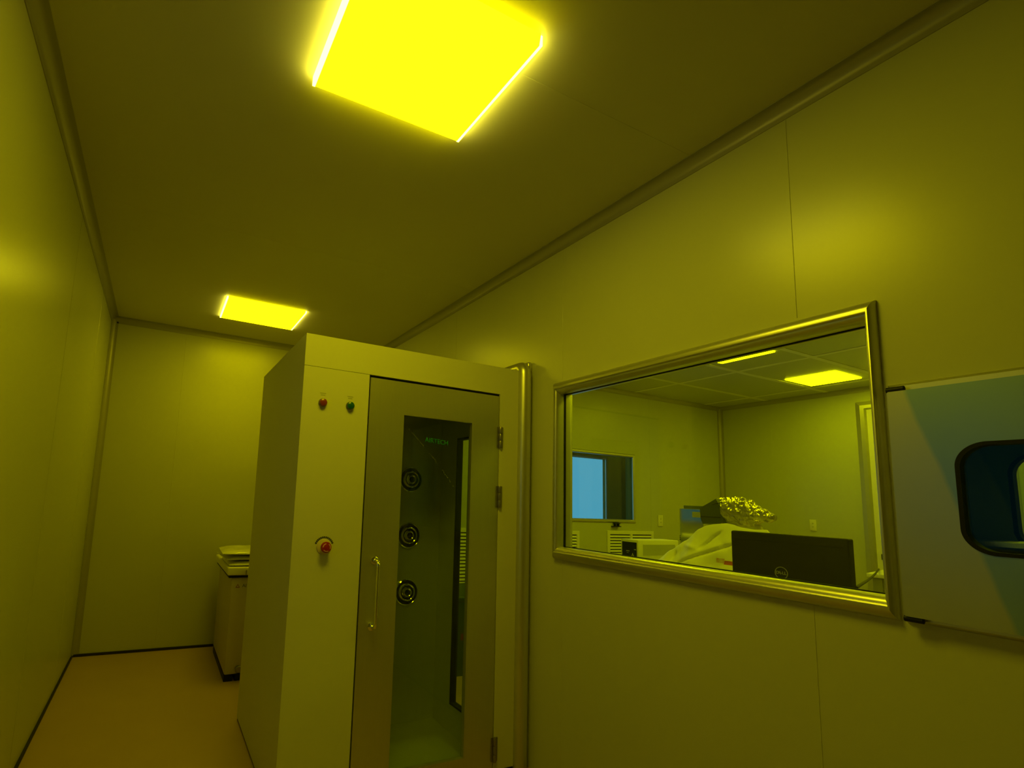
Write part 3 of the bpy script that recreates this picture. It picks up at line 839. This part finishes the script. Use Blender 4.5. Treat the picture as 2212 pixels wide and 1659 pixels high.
# ------------------------------------------------------------------ furniture of the inner room
def bench(name, label, cat, x0, x1, y0, y1, z, leg=0.05, th=0.03, mtop='bench', mat=None):
    t = thing(name, label, cat, ((x0 + x1) / 2, (y0 + y1) / 2, 0))
    kw = dict(mat=mat) if mat is not None else {}
    bm = bmesh.new(); add_box(bm, x0, x1, y0, y1, z - th, z, bev=0.004, **kw); finish('top', bm, M[mtop], t)
    bm = bmesh.new()
    i = 0.04
    add_box(bm, x0 + i, x1 - i, y0 + i, y0 + i + 0.02, z - th - 0.09, z - th, **kw); add_box(bm, x0 + i, x1 - i, y1 - i - 0.02, y1 - i, z - th - 0.09, z - th, **kw)
    add_box(bm, x0 + i, x0 + i + 0.02, y0 + i + 0.02, y1 - i - 0.02, z - th - 0.09, z - th, **kw); add_box(bm, x1 - i - 0.02, x1 - i, y0 + i + 0.02, y1 - i - 0.02, z - th - 0.09, z - th, **kw)
    finish('apron', bm, M['leg'], t, smooth=False)
    for a in (x0 + 0.03, x1 - 0.03 - leg):
        for b in (y0 + 0.03, y1 - 0.03 - leg):
            bm = bmesh.new(); add_box(bm, a, a + leg, b, b + leg, 0, z - th - 0.0005, bev=0.004, **kw); finish('leg', bm, M['leg'], t)
    return t
bench('desk', 'desk below the window carrying the monitor', 'desk', 2.10, 2.74, 0.76, 1.95, 0.75)
bench('lab_bench', 'bench under the white sheet and foil wrapped instrument', 'bench', 2.78, 3.90, 1.55, 2.80, 0.75)
bench('lab_bench', 'bench under the white instrument with a black front', 'bench', 3.62, 4.50, 2.95, 3.75, 0.75)
rot = Matrix.Translation((5.25, 2.245, 0)) @ Matrix.Rotation(math.radians(12), 4, 'Z') @ Matrix.Translation((-5.25, -2.245, 0))
bench('side_table', 'small grey table standing in front of the far door', 'table', 5.25, 6.15, 1.30, 2.245, 0.95, leg=0.06, mtop='device', mat=rot)

# bin standing on the inner room's floor, seen through the side door of the air shower
sb = thing('storage_bin', 'dark green bin seen through the side glass of the air shower', 'bin', (2.55, 3.95, 0))
bm = bmesh.new()
add_rings(bm, [[Vector((2.55 + (p[0] - 2.55) * k, 3.95 + (p[1] - 3.95) * k, z)) for p in rr_ring(2.20, 2.90, 3.66, 4.24, 0.05, 6)] for k, z in ((0.90, 0.0), (1.0, 0.58), (0.96, 0.58), (0.87, 0.02))], loop=False)
finish('body', bm, M['bin'], sb)
bm = bmesh.new(); add_box(bm, 2.19, 2.91, 3.65, 4.25, 0.575, 0.625, bev=0.015, seg=3)
finish('lid', bm, M['bin'], sb)
finish('sticker', box_bm(2.31, 2.37, 3.672, 3.684, 0.28, 0.33), M['print_red'], sb, smooth=False)

# monitor, back towards the window
mo = thing('monitor', 'black computer monitor seen from behind, standing at the window', 'monitor', (2.42, 1.299, 0.75))
my0, my1, mz0, mz1, mxb = 1.073, 1.525, 0.985, 1.308, 2.40
bm = bmesh.new()
ring = lambda e, x, r: [Vector((x, p[0], p[1])) for p in rr_ring(my0 + e, my1 - e, mz0 + e, mz1 - e, r, 5)]
V = add_rings(bm, [ring(0.006, mxb, 0.006), ring(0.0015, mxb + 0.003, 0.007), ring(0, mxb + 0.012, 0.007), ring(0, mxb + 0.030, 0.007), ring(0.004, mxb + 0.034, 0.006)])
bm.faces.new(V[0]); bm.faces.new(V[-1])
hs = finish('housing', bm, M['monitor'], mo, ang=30)
bm = bmesh.new(); add_box(bm, mxb - 0.002, mxb + 0.002, my0 + 0.02, my1 - 0.02, 1.270, 1.2745)
finish('top_ridge', bm, M['monitor'], hs, smooth=False)
finish('screen', box_bm(mxb + 0.0335, mxb + 0.036, my0 + 0.015, my1 - 0.015, mz0 + 0.015, mz1 - 0.015), M['black'], mo, smooth=False)
bm = bmesh.new()
add_box(bm, mxb + 0.002, mxb + 0.03, 1.27, 1.33, 0.765, 1.02, bev=0.006)
add_box(bm, mxb - 0.08, mxb + 0.13, 1.17, 1.43, 0.75, 0.766, bev=0.006)
finish('stand', bm, M['monitor'], mo)
lc = (mxb - 0.001, 1.3165, 1.146)
bm = bmesh.new()
add_lathe(bm, [(0.0252, 0), (0.0252, 0.002), (0.0228, 0.002), (0.0228, 0)], lc, (-1, 0, 0), 40, cap=False)
finish('logo_ring', bm, M['logo'], hs)
lb = basis((mxb - 0.0012, 1.3165, 1.146), (0, -1, 0), (0, 0, 1))
lt = bpy.data.meshes.new('logo')
bml = bmesh.new()
for ch, dx, rz in (('D', -0.0150, 0.0), ('E', -0.0043, 0.62), ('L', 0.0068, 0.0), ('L', 0.0152, 0.0)):
    cu = bpy.data.curves.new('glyph', 'FONT'); cu.body = ch; cu.size = 0.0175; cu.align_x = 'CENTER'; cu.align_y = 'CENTER'; cu.extrude = 0.0006; cu.offset = 0.0003
    to = bpy.data.objects.new('glyph', cu); COL.objects.link(to)
    gm_ = bpy.data.meshes.new_from_object(to.evaluated_get(bpy.context.evaluated_depsgraph_get()))
    bpy.data.objects.remove(to); bpy.data.curves.remove(cu)
    gm_.transform(lb @ Matrix.Translation((dx, 0, 0)) @ Matrix.Rotation(rz, 4, 'Z'))
    bml.from_mesh(gm_); bpy.data.meshes.remove(gm_)
bpy.data.meshes.remove(lt)
finish('logo', bml, M['logo'], hs, smooth=False)

# cable from the monitor to the side table
bm = bmesh.new()
A, B = Vector((2.44, 1.078, 1.125)), Vector((5.70, 2.345, 0.958))
pts = []
for i in range(25):
    t = i / 24
    p = A.lerp(B, t); p.z -= 0.012 * math.sin(PI * t) ** 1.2
    pts.append(p)
add_tube(bm, pts, 0.006, 8)
o = finish('cable', bm, M['black'], loc=A)
tag(o, 'thin black cable running from the monitor to the small table', 'cable')

# white instrument with black front
dv = thing('instrument', 'white box instrument with a black front panel beside the grille', 'instrument', (4.05, 3.31, 0.75))
ix0, ix1, iy0, iy1, iz0, iz1 = 3.80, 4.32, 3.222, 3.405, 0.765, 1.115
bm = bmesh.new(); add_box(bm, ix0, ix1, iy0, iy1, iz0, iz1, bev=0.006)
cs = finish('case', bm, M['device'], dv)
fp = finish('front_panel', box_bm(ix0 - 0.003, ix0 + 0.004, iy0 + 0.014, iy1 - 0.016, iz0 + 0.02, iz1 - 0.022), M['black'], dv, smooth=False)
bm = bmesh.new()
T3 = [(3.262, 0.965), (3.292, 0.965), (3.277, 1.003)]; T3i = [(3.2695, 0.970), (3.2845, 0.970), (3.277, 0.990)]
add_rings(bm, [[Vector((ix0 - 0.0036, y, z)) for y, z in T3], [Vector((ix0 - 0.0036, y, z)) for y, z in T3i]])
finish('warning_mark', bm, M['white_plastic'], fp, smooth=False)
for a, b, c, d in ((3.31, 3.345, 1.012, 1.018), (3.318, 3.34, 0.998, 1.002), (3.24, 3.262, 1.028, 1.036)):
    finish('caption', box_bm(ix0 - 0.004, ix0 - 0.003, a, b, c, d), M['device_grey'], fp, smooth=False)
finish('side_panel', box_bm(ix0 + 0.06, ix1 - 0.05, iy0 - 0.002, iy0 + 0.003, 0.985, 1.078), M['device_grey'], dv, smooth=False)
for a in (ix0 + 0.04, ix1 - 0.06):
    for b in (iy0 + 0.02, iy1 - 0.04):
        finish('foot', box_bm(a, a + 0.02, b, b + 0.02, 0.75, 0.766), M['rubber'], dv, smooth=False)

# glossy fronted cabinet reflecting the daylight
n2 = Vector((-0.9015, -0.433, 0)); n2.normalize(); s2 = Vector((0.433, -0.9015, 0)); s2.normalize()
c0 = Vector((3.38, 2.507, 0))
gl = thing('glossy_cabinet', 'upright cabinet with a shiny front reflecting blue daylight', 'cabinet', (3.5, 2.5, 0.75))
gm = basis(c0, s2, (0, 0, 1))          # local: x along face, y up, z = outward normal
wd = 0.146
def gbox(bm, a0, a1, b0, b1, d0, d1, bev=0.0): add_box(bm, a0, a1, b0, b1, d0, d1, bev=bev, mat=gm)
zdir = s2.cross(Vector((0, 0, 1)))     # direction of local z
sg = 1.0 if zdir.dot(n2) > 0 else -1.0
bm = bmesh.new(); gbox(bm, 0, wd, 0.75, 1.402, -0.22 * sg, 0)
finish('case', bm, M['device_grey'], gl, smooth=False)
bm = bmesh.new(); gbox(bm, 0.003, wd - 0.003, 0.76, 1.399, 0.0005 * sg, 0.005 * sg)
gp = finish('front_panel', bm, M['mirror_panel'], gl, smooth=False)
bm = bmesh.new(); gbox(bm, 0.080, 0.130, 1.343, 1.382, 0.005 * sg, 0.007 * sg)
finish('label_plate', bm, M['device_grey'], gp, smooth=False)
bm = bmesh.new()
for k in range(3): gbox(bm, -0.004, 0.004, 1.205 - k * 0.012, 1.211 - k * 0.012, -0.03 * sg, 0.001 * sg)
finish('slots', bm, M['black'], gl, smooth=False)
bm = bmesh.new(); gbox(bm, 0.02, wd + 0.10, 1.402, 1.425, -0.2 * sg, -0.03 * sg, bev=0.004)
finish('top_plate', bm, M['hood'], gl)

# foil wrapped instrument with dark hood
fo = thing('foil_wrapped_instrument', 'instrument head wrapped in crumpled foil above the white sheet', 'instrument', (3.27, 2.05, 0.75))
bm = bmesh.new()
HP = [(2.222, 1.408), (2.195, 1.424), (2.150, 1.448), (2.113, 1.470), (2.088, 1.425), (2.066, 1.385), (2.068, 1.350), (2.084, 1.318), (2.205, 1.308), (2.218, 1.34)]
V = add_rings(bm, [[Vector((3.19, y, z)) for y, z in HP], [Vector((3.215, (y - 2.14) * 1.03 + 2.14, z)) for y, z in HP], [Vector((3.37, (y - 2.14) * 0.9 + 2.14, z - 0.008)) for y, z in HP]])
bm.faces.new(V[0]); bm.faces.new(V[-1])
hd = finish('hood', bm, M['hood'], fo, ang=30)
finish('seam', box_bm(3.186, 3.192, 2.085, 2.215, 1.352, 1.356), M['black'], hd, smooth=False)
bm = bmesh.new(); add_box(bm, 3.186, 3.192, 2.07, 2.135, 1.440, 1.443, mat=Matrix.Translation((0, 2.1, 1.44)) @ Matrix.Rotation(-0.25, 4, 'X') @ Matrix.Translation((0, -2.1, -1.44)))
finish('seam', bm, M['black'], hd, smooth=False)
bm = bmesh.new(); add_box(bm, 3.24, 3.36, 2.08, 2.19, 0.75, 1.32, bev=0.01)
finish('column', bm, M['leg'], fo)
# foil: ragged tube, upper side lit and creased
rnd = random.Random(11)
stations = [  # y, z_top, z_bot, halfwidth, slant of the rim
    (2.072, 1.474, 1.326, 0.080, 0.042), (2.050, 1.479, 1.318, 0.088, 0.030), (2.025, 1.480, 1.308, 0.09, 0.015), (2.000, 1.480, 1.302, 0.092, 0), (1.965, 1.482, 1.298, 0.09, 0),
    (1.935, 1.474, 1.298, 0.08, 0), (1.912, 1.468, 1.300, 0.075, 0), (1.888, 1.442, 1.312, 0.07, 0), (1.862, 1.430, 1.325, 0.062, 0), (1.835, 1.420, 1.335, 0.055, 0),
    (1.810, 1.408, 1.338, 0.050, 0), (1.790, 1.400, 1.342, 0.044, 0), (1.778, 1.391, 1.349, 0.032, 0), (1.774, 1.376, 1.362, 0.010, 0)]
def station(t):
    f = t * (len(stations) - 1); i = min(int(f), len(stations) - 2); f -= i
    return [p + (q - p) * f for p, q in zip(stations[i], stations[i + 1])]
bm = bmesh.new(); rings = []
NS, N = 64, 60
for k in range(NS + 1):
    y, zt, zb, hw, sl = station(k / NS)
    y *= 1.023
    ring = []
    for i in range(N):
        a = 2 * PI * i / N
        ca, sa = math.cos(a), math.sin(a)
        p = Vector((3.275 + hw * ca, y + sl * sa, (zt + zb) / 2 + (zt - zb) / 2 * sa))
        f1 = noise.voronoi(p / 0.050 + Vector((3.1, 0.7, 5.2)))[0][0]
        f2 = noise.voronoi(p / 0.021 + Vector((8.1, 2.7, 1.2)))[0][0]
        dsp = (0.45 - f1) * 0.026 + (0.45 - f2) * 0.009
        nrm = Vector((ca, 0, sa))
        p += nrm * dsp * (0.35 if k < 3 else 1.0) * min(1.0, hw / 0.06)
        p.y += (noise.noise(p * 40) * 0.006 if k > 2 else 0)
        ring.append(p)
    rings.append(ring)
V = add_rings(bm, rings)
bm.faces.new(V[0]); bm.faces.new(V[-1])
# hanging flap under the nose
fl = [Vector((3.22, 1.905, 1.325)), Vector((3.22, 1.872, 1.322)), Vector((3.215, 1.858, 1.288)), Vector((3.212, 1.842, 1.272)), Vector((3.215, 1.872, 1.276)), Vector((3.22, 1.895, 1.296))]
A = [bm.verts.new(p) for p in fl]; Bv = [bm.verts.new(p + Vector((0.02, 0, 0))) for p in fl]
for i in range(6):
    j = (i + 1) % 6; bm.faces.new((A[i], A[j], Bv[j], Bv[i]))
bm.faces.new(A); bm.faces.new(Bv)
fw_ = finish('foil_wrap', bm, M['foil'], fo, smooth=False)
fw_['label'] = 'crumpled shiny foil'

# sheet draped over equipment
RIDGE = [(2.80, 0.80), (2.66, 0.90), (2.58, 0.985), (2.511, 1.043), (2.405, 1.122), (2.29, 1.197), (2.199, 1.277), (2.15, 1.300), (2.10, 1.312), (2.02, 1.322), (1.985, 1.318), (1.937, 1.304), (1.86, 1.296), (1.79, 1.300), (1.755, 1.262), (1.735, 1.20)]
def ridge(y):
    for (a, za), (b, zb) in zip(RIDGE, RIDGE[1:]):
        if b <= y <= a:
            t = (a - y) / (a - b); t = t * t * (3 - 2 * t) * 0.4 + t * 0.6
            return za + (zb - za) * t
    return RIDGE[-1][1]
def seg_d(y, z, a, b):
    ax, ay = a; bx, by = b; dx, dy = bx - ax, by - ay
    t = max(0, min(1, ((y - ax) * dx + (z - ay) * dy) / (dx * dx + dy * dy)))
    return math.hypot(y - ax - t * dx, z - ay - t * dy), t
CREASES = [((2.275, 1.055), (1.87, 1.232), 0.009, 0.030), ((2.135, 1.165), (2.075, 1.235), 0.008, 0.026), ((2.075, 1.235), (2.03, 1.272), 0.009, 0.014), ((2.345, 1.12), (2.335, 1.02), 0.008, 0.026),
           ((1.86, 1.232), (1.76, 1.275), 0.010, 0.014), ((2.0, 1.20), (1.95, 1.165), 0.018, 0.012), ((2.2, 1.04), (1.98, 1.0), 0.02, 0.010), ((2.28, 1.17), (2.16, 1.16), 0.012, -0.010)]
bm = bmesh.new()
NU, NV = 150, 70
grid = []
for i in range(NU + 1):
    y = 2.80 + (1.735 - 2.80) * i / NU
    zt = ridge(y); row = []
    row.append(Vector((3.20, y, 0.752)))
    row.append(Vector((3.18, y, max(0.752, zt - 0.06))))
    for j in range(NV + 1):
        v = j / NV
        z = zt + (0.752 - zt) * v
        x = 3.145 - 0.045 * math.sqrt(v) - 0.29 * v ** 1.05
        x -= 0.020 * v * math.sin(y * 26 + 2.2 * math.sin(3 * v)) + 0.012 * math.sin(y * 9 + z * 13) * min(1, v * 4)
        x += noise.noise(Vector((y * 7, z * 9, 2.0))) * 0.014 * min(1, v * 5) + (noise.voronoi(Vector((y * 13, z * 13, 0.5)))[0][0] - 0.4) * 0.012 * min(1, v * 6)
        for (a, b, w, d) in CREASES:
            dd, t = seg_d(y, z, a, b)
            x += d * math.exp(-(dd / w) ** 2) * min(1, v * 8) * (0.35 + 0.65 * math.sin(PI * min(1, max(0, t * 0.9 + 0.08))))
        row.append(Vector((x, y, z)))
    grid.append([bm.verts.new(p) for p in row])
for i in range(NU):
    for j in range(len(grid[0]) - 1):
        bm.faces.new((grid[i][j], grid[i + 1][j], grid[i + 1][j + 1], grid[i][j + 1]))
bm.faces.new([r[0] for r in grid] + [r[-1] for r in reversed(grid)])
bm.faces.new(list(reversed(grid[0]))); bm.faces.new(grid[-1])
dc = finish('dust_sheet', bm, M['sheet'], loc=(3.0, 2.25, 0.752), ang=80)
tag(dc, 'white sheet draped over equipment beside the black monitor', 'sheet')
